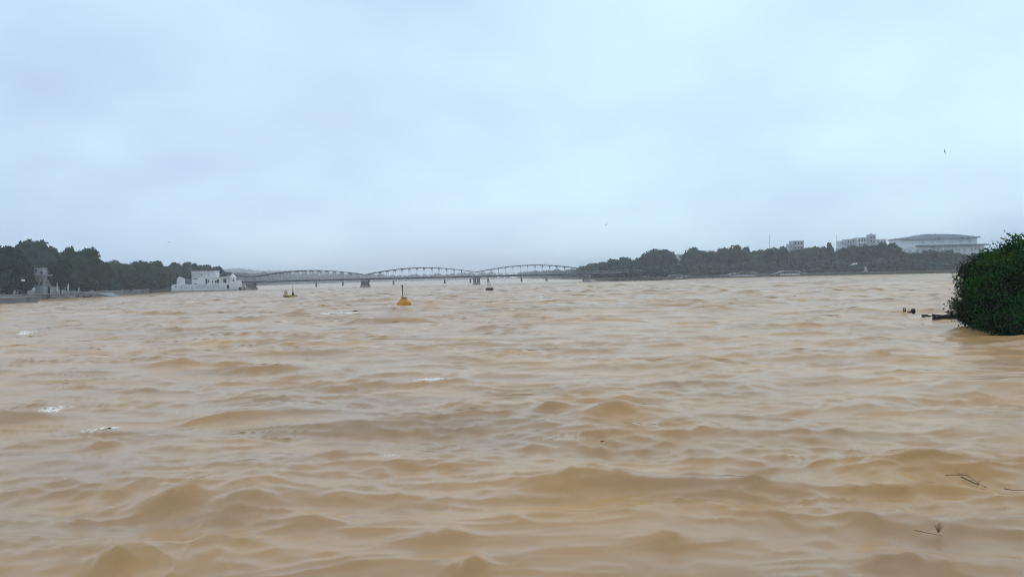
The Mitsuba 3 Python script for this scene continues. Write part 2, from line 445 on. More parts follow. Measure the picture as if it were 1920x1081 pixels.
for px, top, d, w, t in [(-30, 505, 232, 60, 1), (12, 508, 232, 50, 1), (44, 512, 236, 44, 1), (108, 505, 272, 40, 1), (132, 508, 290, 46, 0), (160, 510, 305, 46, 0), (190, 512, 328, 46, 0),
                         (222, 516, 352, 46, 2), (252, 518, 372, 46, 2), (282, 520, 388, 44, 2), (308, 522, 402, 36, 0), (150, 523, 292, 40, 0), (182, 527, 318, 36, 0), (212, 530, 340, 36, 0), (240, 530, 362, 36, 0), (266, 531, 380, 36, 0), (296, 532, 398, 40, 0), (325, 515, 432, 36, 0)]:
    shrub(px, top, d, w, t, "dark shrub on the river wall " + ("around the white tower house" if px < 115 else "under the rounded clump of trees" if px < 200 else "under the lower green trees"), GS + (" 1" if px < 115 else " 2" if px < 200 else " 3"))
# right bank
G4 = "low hazy trees at the right end of the bridge"
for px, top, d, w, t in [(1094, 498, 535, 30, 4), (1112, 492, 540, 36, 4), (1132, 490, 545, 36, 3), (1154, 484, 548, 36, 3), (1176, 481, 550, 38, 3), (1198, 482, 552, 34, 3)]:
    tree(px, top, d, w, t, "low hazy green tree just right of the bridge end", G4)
tree(1222, 466, 560, 42, 3, "round-topped tree, first tall one right of the bridge")
tree(1246, 465, 560, 44, 3, "broad tree on the left of the gap with the small white house")
tree(1298, 463, 565, 44, 3, "broad tree on the right of the gap with the small white house")
tree(1318, 468, 560, 34, 0, "flat-topped tree right of the gap with the small white house")
tree(1336, 468, 562, 16, 0, "narrow small tree between the flat-topped tree and the highest hump of the right bank")
G5 = "trees of the hump in the middle of the right bank"
for px, top, d, w, t in [(1352, 463, 565, 30, 0), (1374, 458, 570, 38, 0), (1396, 461, 568, 38, 0), (1418, 466, 566, 40, 2)]:
    tree(px, top, d, w, t, "dark tree of the hump in the middle of the right bank", G5)
G6 = "dark trees between the two thin masts on the right bank"
for px, top, d, w, t in [(1444, 463, 568, 40, 0), (1468, 461, 570, 26, 1), (1492, 466, 560, 40, 0), (1516, 462, 562, 40, 2), (1540, 460, 562, 36, 0), (1556, 453, 566, 16, 1)]:
    tree(px, top, d, w, t, "dark tree between the two thin masts on the right bank", G6)
G7 = "dark trees in front of the row of pale flat-roofed blocks"
for px, top, d, w, t in [(1578, 463, 556, 36, 0), (1604, 458, 550, 42, 1), (1630, 457, 545, 40, 1), (1652, 454, 540, 40, 1), (1674, 454, 528, 42, 1)]:
    tree(px, top, d, w, t, "dark tree before the row of pale flat-roofed blocks", G7)
G8 = "grey trees in front of the large white building"
for px, top, d, w, t in [(1712, 472, 525, 46, 3), (1740, 468, 520, 46, 3), (1768, 468, 515, 44, 3), (1796, 472, 510, 44, 3), (1826, 474, 505, 44, 3), (1860, 470, 500, 50, 3), (1900, 470, 495, 50, 3), (1945, 470, 490, 60, 3)]:
    tree(px, top, d, w, t, "grey tree before the large white building", G8)
GT = "shrubs along the right waterline"


def hedge_label(px, row):
    where = next(w for lim, w in [(1185, "at the right end of the bridge"), (1290, "behind the leftmost moored boat"), (1350, "between the first two moored boats"), (1440, "behind the long moored boat"),
                                  (1530, "behind the rightmost moored boat"), (1640, "around the slanting awning"), (1720, "right of the pale upright stone"), (2100, "below the large white building")] if px < lim)
    return "%s shrub of the hedge %s" % (row, where), GT + ", " + row + " row " + where


ROW = "taller rear"
for i in range(34):
    px = 1100 + i * 25 + rnd.uniform(-6, 6)
    d = np.interp(px, [1100, 1190, 1300, 1500, 1650, 1790, 1950], [520, 530, 548, 548, 522, 478, 440])
    shrub(px, np.interp(px, [1100, 1200, 1300, 1500, 1800, 1950], [503, 498, 492, 487, 486, 486]) + rnd.uniform(-4, 5), d, 38, rnd.choice([0, 1, 3]), *hedge_label(px, ROW))
ROW = "low front"
for i in range(30):
    px = 1110 + i * 28 + rnd.uniform(-6, 6)
    d = np.interp(px, [1100, 1190, 1300, 1500, 1650, 1790, 1950], [512, 522, 540, 542, 515, 470, 433])
    shrub(px, np.interp(px, [1100, 1300, 1500, 1800, 1950], [514, 508, 504, 500, 498]) + rnd.uniform(-3, 3), d, 40, rnd.choice([0, 3, 3]), *hedge_label(px, ROW))

for px, top, d in [(1176, 505, 452), (1192, 506, 449), (1210, 504, 451), (1228, 506, 452), (1246, 506, 462), (1262, 507, 478), (1280, 505, 492)]:
    shrub(px, top, d, 30, 3, "shrub over the stone bridge end on the right bank", "shrubs over the bridge end")
# far woods seen under and behind the bridge: one mass each
for (name, pts, lab) in [("far_wood", [(-262, 640, 9), (-350, 920, 13), (-440, 1320, 18), (-500, 1800, 22), (-380, 2450, 20), (-200, 2640, 20), (-20, 2640, 20)], "blurred woods along the far water behind the left part of the bridge"),
                         ("far_wood", [(30, 2500, 16), (58, 1500, 12), (74, 900, 8), (78, 640, 7), (70, 560, 7)], "blurred low woods along the water behind the right part of the bridge")]:
    rs = np.random.RandomState(len(lab))
    ms = []
    for (x0, y0, h0), (x1, y1, h1) in zip(pts, pts[1:]):
        n = max(3, int(math.hypot(x1 - x0, y1 - y0) / 11))
        for k in range(n):
            f = (k + rs.rand()) / n
            x, y, h = x0 + (x1 - x0) * f + rs.randn() * 6, y0 + (y1 - y0) * f + rs.randn() * 6, (h0 + (h1 - h0) * f) * (0.65 + 0.5 * rs.rand())
            r = h * (0.5 + 0.2 * rs.rand())
            ms.append(crown_mesh([(x, y, LAND_Z + h * 0.5, r, h * 0.55 / r), (x + r * .7, y, LAND_Z + h * .35, r * .7, .9)], 160, 1.0, rs, 0.85))
    add(name, soft_ply(cat_([a for a, b in ms]), np.vstack([b for a, b in ms])), "mat_foliage3", label=lab, cat="wood", kind="stuff")

# ------------------------------------------------------------------ arch bridge
BY = 456.0
XP = [-212.0, -147.8, -83.2, -20.0, 42.5]
DZ0, DZ1 = 4.1, 5.1                       # deck girder underside and top
br = thing("arch_bridge", "long grey steel bridge of shallow trussed arches crossing the whole river", "bridge")
add("deck", cat_([bx(-235, 76, BY - 4.2, BY + 4.2, DZ1 - 0.35, DZ1), bx(-235, 76, BY - 4.4, BY - 3.9, DZ0, DZ1 + 0.1), bx(-235, 76, BY + 3.9, BY + 4.4, DZ0, DZ1 + 0.1)]), "mat_bridge_dark", br)
for s in (-1, 1):
    rail = [bx(-235, 76, BY + s * 5.2 - 0.05, BY + s * 5.2 + 0.05, DZ1 + 0.95, DZ1 + 1.05), bx(-235, 76, BY + s * 5.2 - 0.9, BY + s * 5.2 + 0.15, DZ1 - 0.28, DZ1 - 0.03)]
    rail += [bx(x - 0.05, x + 0.05, BY + s * 5.2 - 0.04, BY + s * 5.2 + 0.04, DZ1, DZ1 + 0.95) for x in np.arange(-234, 76, 2.1)]
    add("footway_railing", cat_(rail), "mat_bridge_steel", br)
for i, x in enumerate(XP):
    p = add("pier", cat_([bx(x - 1.9, x + 1.9, BY - 5.2, BY + 5.2, -2.5, 1.4), bx(x - 2.0, x + 2.0, BY - 5.4, BY + 5.4, 3.4, 4.05)]), "mat_concrete", br)
    for yy in (-3.6, 0, 3.6):
        for xx in (-1.05, 1.05):
            add("column", mv(trimesh.creation.cylinder(0.7, 2.1, sections=14), (x + xx, BY + yy, 2.4)), "mat_wet_stone", p)
for (xa, xb) in zip(XP, XP[1:]):
    n = 15
    def zt(u):
        return DZ1 + 1.9 + 3.2 * max(0.0, math.sin(math.pi * u)) ** 0.95
    us = np.linspace(0, 1, 31)
    for s in (-1, 1):
        y = BY + s * 3.6
        pts = [(xa + (xb - xa) * u, y, zt(u)) for u in us]
        sec = []
        for (p0, p1) in zip(pts, pts[1:]):
            sec.append((p0, p1))
        vs, fs = [], []
        for (px_, py_, pz_) in pts:
            vs += [(px_, py_ - .16, pz_ - .19), (px_, py_ + .16, pz_ - .19), (px_, py_ + .16, pz_ + .19), (px_, py_ - .16, pz_ + .19)]
        for k in range(len(pts) - 1):
            for e in range(4):
                a0, a1 = k * 4 + e, k * 4 + (e + 1) % 4
                fs += [[a0, a1, a1 + 4], [a0, a1 + 4, a0 + 4]]
        add("arch_chord", trimesh.Trimesh(vs, fs, process=False), "mat_bridge_dark", br)
        for k in range(1, n):
            u = k / n
            x = xa + (xb - xa) * u
            add("hanger", bx(x - 0.04, x + 0.04, y - 0.04, y + 0.04, DZ1, zt(u) - 0.2), "mat_bridge_steel", br)
    for k in range(2, n - 1):
        u = k / n
        x, z = xa + (xb - xa) * u, zt(u)
        add("cross_strut", cat_([bx(x - .22, x + .22, BY - 3.4, BY + 3.4, z - 0.55, z - 0.2),
                                 tube([(x, BY - 3.5, z - 1.5), (x, BY - 2.2, z - .5)], 0.12, 4), tube([(x, BY + 3.5, z - 1.5), (x, BY + 2.2, z - .5)], 0.12, 4)]), "mat_bridge_dark", br)
add("abutment", bx(67, 77, BY - 6, BY + 6, -2.5, 4.05), "mat_concrete", br)
add("abutment", bx(-240, -218, BY - 6, BY + 6, -2.5, 4.05), "mat_concrete", br)

# posts in the water beyond the bridge
for px, py in [(593, 536), (643, 535.5), (738, 533.5), (834, 531), (882, 530), (978, 529.3), (1025, 529)]:
    d = 640
    p = at(px, py, d)
    k = thing("mooring_post", "small dark post standing in the water just behind the arch bridge", "post", "small dark posts in the water behind the bridge")
    add("shaft", mv(lathe([(0, 0), (0.75, 0), (0.62, 4.0), (0, 4.0)], 10), (p[0], d, -1)), "mat_bridge_dark", k)
    add("cap", mv(lathe([(0, 0), (0.95, 0), (0.95, 0.4), (0, 0.7)], 10), (p[0], d, 3.0)), "mat_wet_stone", k)

# ------------------------------------------------------------------ buildings
def windows(parent, x0, x1, y, z0, z1, nx, nz, fill=0.6, mat="mat_window"):
    """A grid of framed windows on a wall that faces the river (towards -y)."""
    dx, dz = (x1 - x0) / nx, (z1 - z0) / nz
    for i in range(nx):
        for j in range(nz):
            a, b = x0 + dx * (i + .5 - fill / 2), x0 + dx * (i + .5 + fill / 2)
            c, e = z0 + dz * (j + .22), z0 + dz * (j + .80)
            w = add("window", cat_([bx(a, b, y - 0.10, y + 0.05, c, c + .08), bx(a, b, y - .10, y + .05, e - .08, e), bx(a, a + .08, y - .10, y + .05, c + .08, e - .08), bx(b - .08, b, y - .10, y + .05, c + .08, e - .08)]), "mat_white_paint", parent)
            add("pane", bx(a + .08, b - .08, y - 0.04, y + 0.02, c + .08, e - .08), mat, w)


# white riverside house, left bank
HY = 422.0
def hx(px): return at(px, 540, HY)[0]
def hz(px, py): return at(px, py, HY)[2]
h = thing("riverside_house", "large white riverside house with stepped wings, gables and a turret left of the bridge", "house")
zb = -0.5
add("plinth", bx(hx(321.5), hx(446.5), HY, HY + 6.5, zb, hz(380, 532)), "mat_white_wall", h)
wl = add("wing", cat_([bx(hx(330), hx(346), HY + 1, HY + 6, hz(380, 532), hz(338, 523)), prism([(hx(330), hz(338, 523)), (hx(346), hz(338, 523)), (hx(336), hz(338, 518))], 0.5).apply_translation((0, HY + 1.25, 0))]), "mat_white_wall", h)
add("roof", cat_([prism([(hx(345.9), hz(348, 530)), (hx(345.9), hz(348, 523)), (hx(356), hz(356, 529)), (hx(356), hz(356, 530))], 5).apply_translation((0, HY + 3.5, 0))]), "mat_roof_dark", wl)
ctr = add("tower_block", cat_([bx(hx(357), hx(402), HY + 2, HY + 8, hz(380, 532), hz(380, 509)), bx(hx(356.4), hx(402.6), HY + 1.7, HY + 8.3, hz(380, 509), hz(380, 507.6))]), "mat_white_wall", h)
for a, b, c, e in [(361, 368, 521.4, 523.0), (360, 367, 531.0, 532.6), (374, 377, 513, 517), (388, 391, 513, 517)]:
    add("window", bx(hx(a), hx(b), HY + 1.85, HY + 2.1, hz(a, e), hz(a, c)), "mat_roof_grey" if c < 518 else "mat_window", ctr)
wr = add("wing", cat_([bx(hx(383), hx(430), HY + .5, HY + 6.3, hz(380, 533), hz(405, 520.5)), bx(hx(382.5), hx(430.4), HY + .2, HY + 6.6, hz(405, 520.5), hz(405, 519.2))]), "mat_white_wall", h)
for a, b, c, e in [(385, 388.4, 522.5, 532), (389.6, 391.5, 524, 529.5), (397, 399, 526, 529.5), (402.5, 406, 525.5, 530), (406.5, 410.5, 523.5, 530.5), (418.5, 424, 522.5, 530)]:
    wd = add("window", bx(hx(a), hx(b), HY + .38, HY + .6, hz(a, e), hz(a, c)), "mat_window", wr)
    add("sill", bx(hx(a) - .1, hx(b) + .1, HY + .2, HY + .37, hz(a, e) - .15, hz(a, e)), "mat_white_paint", wd)
add("roof", prism([(hx(418), hz(420, 519.2)), (hx(431), hz(420, 519.2)), (hx(431), hz(431, 515.5))], 5).apply_translation((0, HY + 3.4, 0)), "mat_roof_grey", wr)
tr = add("turret", mv(lathe([(0, 0), (1.7, 0), (1.7, 3.4), (1.95, 3.5), (1.95, 3.8), (1.2, 4.4), (0.5, 5.5), (0, 5.9)], 20), (hx(435.5), HY + 1.6, hz(436, 533))), "mat_white_wall", h, smooth=30)
add("window", bx(hx(437), hx(439), HY - 0.16, HY + .3, hz(437, 527), hz(437, 523.5)), "mat_window", tr)
add("end_wall", cat_([bx(hx(429), hx(445.5), HY - .3, HY + 6.2, hz(440, 545), hz(440, 527)), bx(hx(440), hx(445.5), HY - .1, HY + 6, hz(440, 527), hz(440, 525.2))]), "mat_white_wall", h)
add("door", bx(hx(426), hx(430), HY - .45, HY + .2, hz(428, 541), hz(428, 534)), "mat_window", h)
add("door", bx(hx(328), hx(331.5), HY - .1, HY + .1, hz(330, 539.5), hz(330, 535.5)), "mat_roof_grey", h)
for i in range(9):
    a = 338 + i * 10
    add("window", bx(hx(a), hx(a + 4), HY - .08, HY + .1, hz(a, 540.5), hz(a, 537.5)), "mat_grey_wall", h)
add("landing_stage", bx(hx(316), hx(447), HY - 3.2, HY - .35, -1, 0.55), "mat_wet_stone", h)

# white tower house among the trees, left edge
TY = 249.0
def tx(px): return at(px, 520, TY)[0]
def tz(px, py): return at(px, py, TY)[2]
t = thing("tower_house", "narrow white three-storey house with balcony among the dark trees on the left bank", "house")
add("wall", cat_([bx(tx(65), tx(82), TY, TY + 8, LAND_Z - .2, tz(74, 503)), bx(tx(64.4), tx(82.6), TY - .15, TY + 8.15, tz(74, 503), tz(74, 502))]), "mat_dim_wall", t)
add("side_wing", bx(tx(82), tx(90), TY + .6, TY + 8, LAND_Z - .2, tz(86, 528)), "mat_dim_wall", t)
b = add("balcony", cat_([bx(tx(64.5), tx(97), TY - 1.6, TY + .5, tz(80, 517.2), tz(80, 515.4)), bx(tx(66), tx(90), TY - 1.1, TY + .4, tz(80, 527), tz(80, 525.4))]), "mat_grey_wall", t)
add("railing", cat_([bx(tx(65) + i * .45, tx(65) + i * .45 + .06, TY - 1.5, TY - 1.44, tz(80, 515.4), tz(80, 512)) for i in range(12)] + [bx(tx(65), tx(95), TY - 1.53, TY - 1.41, tz(80, 512), tz(80, 511.5))]), "mat_grey_wall", b)
for a, bb, c, e in [(75, 80, 508.5, 514.5), (67, 70, 505, 509), (68, 71, 529, 535), (75, 78, 529, 535)]:
    w = add("window", bx(tx(a), tx(bb), TY - .06, TY + .1, tz(a, e), tz(a, c)), "mat_window", t)
    add("sill", bx(tx(a) - .1, tx(bb) + .1, TY - .2, TY - .07, tz(a, e) - .12, tz(a, e)), "mat_grey_wall", w)
add("door", bx(tx(87), tx(90.5), TY + .5, TY + .75, LAND_Z, tz(88, 537)), "mat_window", t)

# right bank: pale blocks, grey block, small house, large building
def block(name, label, px0, px1, top, dist, depth, mat, nx, nz, low=None, group=None, parapet=True):
    x0, x1, z1 = at(px0, top, dist)[0], at(px1, top, dist)[0], at((px0 + px1) / 2, top, dist)[2]
    k = thing(name, label, "building", group)
    add("wall", bx(x0, x1, dist, dist + depth, LAND_Z - .2, z1 - .5), mat, k)
    add("roof", cat_([bx(x0 - .25, x1 + .25, dist - .25, dist + depth + .25, z1 - .5, z1 - .3), bx(x0, x1, dist, dist + .25, z1 - .3, z1), bx(x0, x1, dist + depth - .25, dist + depth, z1 - .3, z1), bx(x0, x0 + .25, dist + .25, dist + depth - .25, z1 - .3, z1), bx(x1 - .25, x1, dist + .25, dist + depth - .25, z1 - .3, z1)]), mat, k)
    windows(k, x0 + .3, x1 - .3, dist, z1 - .6 - 3.1 * nz, z1 - .6, nx, nz)
    return k, x0, x1, z1


block("apartment_block", "square grey block rising above the trees between the two masts", 1487, 1507, 451, 610, 9, "mat_grey_wall", 3, 3)
block("apartment_block", "small low grey block just left of the square grey block", 1479, 1486.6, 457, 606, 6, "mat_grey_wall", 1, 3)
block("apartment_block", "narrow white block at the left end of the pale row", 1577, 1587, 451, 600, 8, "mat_white_wall", 2, 3)
block("apartment_block", "pale grey block second from the left in the pale row", 1588, 1607, 448, 604, 9, "mat_grey_wall", 4, 3)
block("apartment_block", "wide pale block between the second block and the square tower", 1608, 1629.5, 445, 600, 9, "mat_white_wall", 4, 3)
k, x0, x1, z1 = block("apartment_block", "square grey tower standing tallest in the pale row", 1630, 1642, 439.5, 596, 5, "mat_grey_wall", 2, 4)
add("water_tank", mv(lathe([(0, 0), (1.0, 0), (1.0, 1.2), (0, 1.5)], 14), ((x0 + x1) / 2, 598.5, z1 - .3)), "mat_pale_post", k)
block("apartment_block", "low white block between the square tower and the large building", 1643, 1662, 448, 606, 8, "mat_white_wall", 3, 3)
block("small_house", "small white house in the gap between two broad trees on the right bank", 1271, 1280, 476, 575, 6, "mat_white_wall", 1, 2)

LY = 640.0
def lx(px): return at(px, 460, LY)[0]
def lz(px, py): return at(px, py, LY)[2]
L = thing("large_building", "large white building with dark flat roofs and a long dark balcony line at far right", "building")
add("wall", bx(lx(1690), lx(1846), LY, LY + 24, LAND_Z - .2, lz(1760, 461.5)), "mat_white_wall", L)
add("eaves", bx(lx(1720), lx(1850), LY - 3, LY + 25, lz(1770, 461.4), lz(1770, 458.8)), "mat_roof_dark", L)
up = add("upper_storey", bx(lx(1692), lx(1836), LY + 3, LY + 22, lz(1760, 461.3), lz(1760, 447.5)), "mat_pale_band", L)
rf = add("roof", cat_([bx(lx(1691), lx(1840), LY + 1, LY + 24, lz(1760, 447.4), lz(1760, 444.6)),
                       prism([(lx(1693), lz(1760, 444.5)), (lx(1836), lz(1760, 444.5)), (lx(1812), lz(1780, 440.5)), (lx(1790), lz(1780, 438.5)), (lx(1740), lz(1740, 438)), (lx(1728), lz(1728, 441))], 18).apply_translation((0, LY + 12.5, 0))]), "mat_roof_grey", L)
for px in (1760, 1803, 1815):
    add("chimney", bx(lx(px), lx(px + 3), LY - .4, LY + .9, lz(px, 448), lz(px, 444.8)), "mat_roof_dark", rf)
windows(L, lx(1700), lx(1842), LY, lz(1760, 474), lz(1760, 465), 11, 1, 0.5, "mat_roof_grey")
windows(up, lx(1725), lx(1832), LY + 3, lz(1760, 456.5), lz(1760, 450), 6, 1, 0.35, "mat_grey_wall")
for i in range(9):
    x = lx(1724 + i * 14)
    add("column", mv(trimesh.creation.cylinder(0.3, lz(1760, 461.5) - lz(1760, 478), sections=10), (x, LY - 2.2, (lz(1760, 461.5) + lz(1760, 478)) / 2)), "mat_pale_band", L)

# masts
for px, top, lab in [(1443, 440, "thin mast standing alone above the hump of trees, left one of the two"), (1568, 441, "thin mast beside the left end of the pale blocks, right one of the two")]:
    p = at(px, top, 590)
    k = thing("radio_mast", lab, "mast")
    add("pole", tube([(p[0], 590, LAND_Z), (p[0], 590, p[2])], [0.32, 0.12], 8), "mat_grey_wall", k)
    add("antenna", cat_([bx(p[0] - .35, p[0] + .35, 589.9, 590.1, p[2] - 1.2, p[2] - 1.05), bx(p[0] - .3, p[0] + .3, 589.9, 590.1, p[2] - 2.2, p[2] - 2.05)]), "mat_grey_wall", k)

# ------------------------------------------------------------------ left promenade: walls, posts, sign
LW = [(-141, 205), (-144, 240), (-151, 270), (-162, 320), (-172, 380)]
w = thing("retaining_wall", "long grey river wall along the foot of the left bank", "wall")
fc, cp = [], []
for (xa, ya), (xb, yb) in zip(LW, LW[1:]):
    L_, a = math.hypot(xb - xa, yb - ya), math.atan2(yb - ya, xb - xa)
    for lst, m in ((fc, bx(0, L_, -0.45, 0.35, -2, 1.75)), (cp, bx(0, L_, -0.65, 0.4, 1.755, 2.05))):
        m.apply_transform(trimesh.transformations.rotation_matrix(a, [0, 0, 1]))
        m.apply_translation((xa + 0.2, ya, 0))
        lst.append(m)
add("facing", cat_(fc), "mat_wet_stone", w)
add("coping", cat_(cp), "mat_concrete", w)
q = thing("stone_landing", "low pinkish-grey stone landing with a rounded corner at the left edge", "landing")
pl = Polygon([(-175, 186), (-121, 190), (-118, 193), (-118, 200), (-122, 204), (-175, 204)])
add("block", mv(trimesh.creation.extrude_polygon(pl, 3.2, engine="earcut"), (0, 0, -1.8)), "mat_wet_stone", q)
add("top_slab", mv(trimesh.creation.extrude_polygon(pl.buffer(0.2), 0.25, engine="earcut"), (0, 0, 1.405)), "mat_concrete", q)
for px, top, bot, d, lab in [(31, 524, 552, 236, "pale post left of the white tower house on the promenade"), (107, 528, 549, 252, "pale post first to the right of the white tower house"),
                             (127, 528, 549, 262, "pale post second to the right of the white tower house"), (147, 527, 546, 290, "faint pale post farthest right on the left promenade")]:
    p = at(px, top, d)
    k = thing("promenade_post", lab, "post")
    add("shaft", mv(lathe([(0, 0), (.26, 0), (.24, p[2] - LAND_Z), (0, p[2] - LAND_Z)], 10), (p[0], d, LAND_Z)), "mat_pale_post", k)
    add("base", bx(p[0] - .38, p[0] + .38, d - .38, d + .38, LAND_Z - .1, LAND_Z + .5), "mat_concrete", k)
p = at(43, 525, 231)
k = thing("notice_board", "small blank white board between the trees right of the leftmost pale post", "sign")
add("panel", bx(p[0] - .5, p[0] + .5, 231, 231.06, p[2] - .22, p[2] + .22), "mat_white_paint", k)
add("leg", bx(p[0] - .04, p[0] + .04, 231.07, 231.15, LAND_Z - .1, p[2] + .3), "mat_dark_metal", k)
# ramp with a small boat
p = at(170, 552, 285)
k = thing("boat_ramp", "low grey concrete ramp sloping into the water below the left trees", "ramp")
add("slab", prism([(at(120, 550, 283)[0], -1), (at(205, 550, 283)[0], -1), (at(205, 552, 283)[0], .3), (at(185, 549, 283)[0], 1.5), (at(130, 549, 283)[0], 1.5)], 9).apply_translation((0, 287, 0)), "mat_concrete", k)


def boat(px, py, lpx, d, lab, canopy=True, cpx=None, hullmat="mat_hull", h=1.0, group=None, cat="boat"):
    """River boat seen side on: pointed hull, cabin with window openings, curved roof."""
    p = at(px, py, d)
    Lb = lpx * d / F
    hw = min(2.0, 0.14 * Lb + .3)
    k = thing("river_boat", lab, cat, group)
    st = np.linspace(-1, 1, 13)
    vs, fs = [], []
    for s in st:
        wd = hw * (1 - abs(s) ** 3.2) + 0.03
        sh = 0.55 * h + 0.75 * h * abs(s) ** 2.6
        for yy, zz in ((-wd, sh), (-wd * .75, -.25), (wd * .75, -.25), (wd, sh)):
            vs.append((s * Lb / 2 * (1 if zz > 0 else .9), yy, zz))
    for i in range(len(st) - 1):
        for e in range(4):
            a0, a1 = i * 4 + e, i * 4 + (e + 1) % 4
            fs += [[a0, a0 + 4, a1 + 4], [a0, a1 + 4, a1]]
    fs += [[0, 1, 2], [0, 2, 3], [48, 50, 49], [48, 51, 50]]
    add("hull", mv(trimesh.Trimesh(vs, fs, process=False), (p[0], d, 0)), hullmat, k)
    if canopy:
        c0, c1 = -0.27 * Lb, 0.27 * Lb
        cb = add("cabin", cat_([bx(c0, c1, -hw * .8, hw * .8, .6 * h, 1.25 * h)] + [bx(x - .08, x + .08, s * hw * .8 - .08, s * hw * .8 + .08, 1.25 * h, 2.2 * h) for x in np.linspace(c0 + .1, c1 - .1, 7) for s in (-1, 1)]).apply_translation((p[0], d, 0)), "mat_canopy", k)
        add("window", bx(c0 + .2, c1 - .2, -hw * .7, hw * .7, 1.26 * h, 2.15 * h).apply_translation((p[0], d, 0)), "mat_window", cb)
        prof = [(c0 - .9, 2.2 * h), (c0 * .6, 2.75 * h), (0, 2.95 * h), (c1 * .6, 2.75 * h), (c1 + .9, 2.2 * h)]
        add("roof", prism(prof + [(x, z - .18) for x, z in prof[::-1]], hw * 1.9).apply_translation((p[0], d, 0)), "mat_canopy", k)
        add("lower_roof", prism([(c1 + .8, 1.95 * h), (c1 + .26 * Lb * .8, 1.5 * h), (c1 + .26 * Lb * .8, 1.35 * h), (c1 + .8, 1.8 * h)], hw * 1.5).apply_translation((p[0], d, 0)), "mat_canopy", k)
        add("lower_roof", prism([(c0 - .8, 1.8 * h), (c0 - .26 * Lb * .8, 1.35 * h), (c0 - .26 * Lb * .8, 1.5 * h), (c0 - .8, 1.95 * h)], hw * 1.5).apply_translation((p[0], d, 0)), "mat_canopy", k)
    return k


boat(1267, 520, 44, 470, "small moored boat with white roof, leftmost of the boats at the right bank")
boat(1392, 520, 86, 522, "long moored boat with pale curved roof, middle one of the boats at the right bank", h=1.15)
boat(1480, 518, 68, 522, "moored boat with white rounded front roof, rightmost of the boats at the right bank", h=1.3)
boat(164, 555, 18, 276, "small dark rowing boat lying against the ramp on the left", canopy=False, hullmat="mat_black", h=.8)
boat(136, 556, 9, 272, "small pale rowing boat left of the dark one by the ramp", canopy=False, hullmat="mat_canopy", h=.7)
# pale awning among the trees and a pale stone marker
p = at(1601, 495, 510)
k = thing("awning", "slanting white awning among the dark trees below the pale blocks", "awning")
add("cloth", prism([(p[0] - 2.3, p[2] - .55), (p[0] + 2.0, p[2] + .05), (p[0] + 2.1, p[2] + .75), (p[0] - .3, p[2] + .5)], .25).apply_translation((0, 510, 0)), "mat_white_paint", k)
for s in (-1.6, 1.6):
    add("post", bx(p[0] + s - .06, p[0] + s + .06, 510.15, 510.27, LAND_Z - .3, p[2] - .1), "mat_bark", k)
p = at(1623, 506, 508)
k = thing("stone_marker", "pale upright stone at the waterline right of the slanting awning", "marker")
add("stone", mv(lathe([(0, 0), (1.0, 0), (.9, 2.0), (.55, 3.2), (0, 3.5)], 12), (p[0], 508, LAND_Z - .2)), "mat_concrete", k, smooth=40)
add("foot", bx(p[0] - 1.3, p[0] + 1.3, 506.9, 509.3, LAND_Z - .3, LAND_Z + .3), "mat_concrete", k)

# ------------------------------------------------------------------ buoys
FIRST = set(scene)
p = ground(757.5, 573.5)
k = thing("channel_buoy", "orange cone-shaped buoy with a thin mast floating before the bridge", "buoy")
O = (p[0], p[1], 0)
add("float", mv(lathe([(0, -.35), (.75, -.35), (.93, -.1), (.95, .26), (.86, .40), (0, .40)], 32), O), "mat_orange", k, smooth=40)
add("cone", mv(lathe([(.80, .405), (.48, .70), (.34, .84), (0, .84)], 28), O), "mat_orange", k, smooth=40)
add("collar", cat_([mv(lathe([(0, 0), (.13, 0), (.13, .2), (0, .24)], 12), (O[0] + x, O[1] + y, .83)) for x, y in ((-.22, -.1), (.16, -.12), (.27, .05), (0, .2))]), "mat_orange_worn", k, smooth=40)
add("mast", tube([(O[0] - .12, O[1], .8), (O[0] - .18, O[1], 2.5)], [.065, .055], 8), "mat_dark_metal", k)
add("lantern", mv(lathe([(0, 0), (.09, 0), (.13, .06), (.13, .22), (.06, .3), (0, .3)], 14), (O[0] - .18, O[1], 2.42)), "mat_black", k)
add("stay", tube([(O[0] - .16, O[1], 2.3), (O[0] + .42, O[1] - .05, 0.7)], .012, 5), "mat_dark_metal", k)

def ride(before, O, extra):
    """Lift the thing just built to the water level of the spot where it floats."""
    up = max(wz(O[0] + dx_, O[1] + dy_) for dx_ in (-.8, 0, .8) for dy_ in (-1.2, 0)) + extra
    for key in set(scene) - before:
        if scene[key].get("type") == "ply":
            scene[key]["to_world"] = T().translate([0, 0, up])
    return set(scene)


FIRST = ride(FIRST, O, -.02)
p = ground(918, 546)
O = (p[0], p[1], 0)
k = thing("marker_buoy", "dark drum buoy with a slim lattice tower near the middle bridge pier", "buoy")
add("drum", mv(lathe([(0, -.4), (.95, -.4), (1.02, -.2), (1.02, .62), (.95, .72), (0, .72)], 28), O), "mat_black", k, smooth=40)
add("band", mv(lathe([(1.03, .15), (1.07, .15), (1.07, .3), (1.03, .3), (1.03, .15)], 28), O), "mat_red", k)
la = []
legs = [(.62 * math.cos(a), .62 * math.sin(a)) for a in (.5, 2.6, 4.7)]
for x, y in legs:
    la.append(tube([(O[0] + x, O[1] + y, .7), (O[0] - .35 + .1 * x, O[1] + .1 * y, 3.3)], .05, 6))
for f in (.3, .6, .85):
    pts = [(O[0] - .35 * f + x * (1 - .9 * f), O[1] + y * (1 - .9 * f), .7 + 2.6 * f) for x, y in legs]
    la += [tube([pts[i], pts[(i + 1) % 3]], .03, 5) for i in range(3)]
add("lattice_tower", cat_(la), "mat_dark_metal", k)
add("topmark", mv(lathe([(0, 0), (.2, .02), (.24, .45), (.1, .6), (0, .6)], 14), (O[0] - .35, O[1], 2.5)), "mat_dark_metal", k)
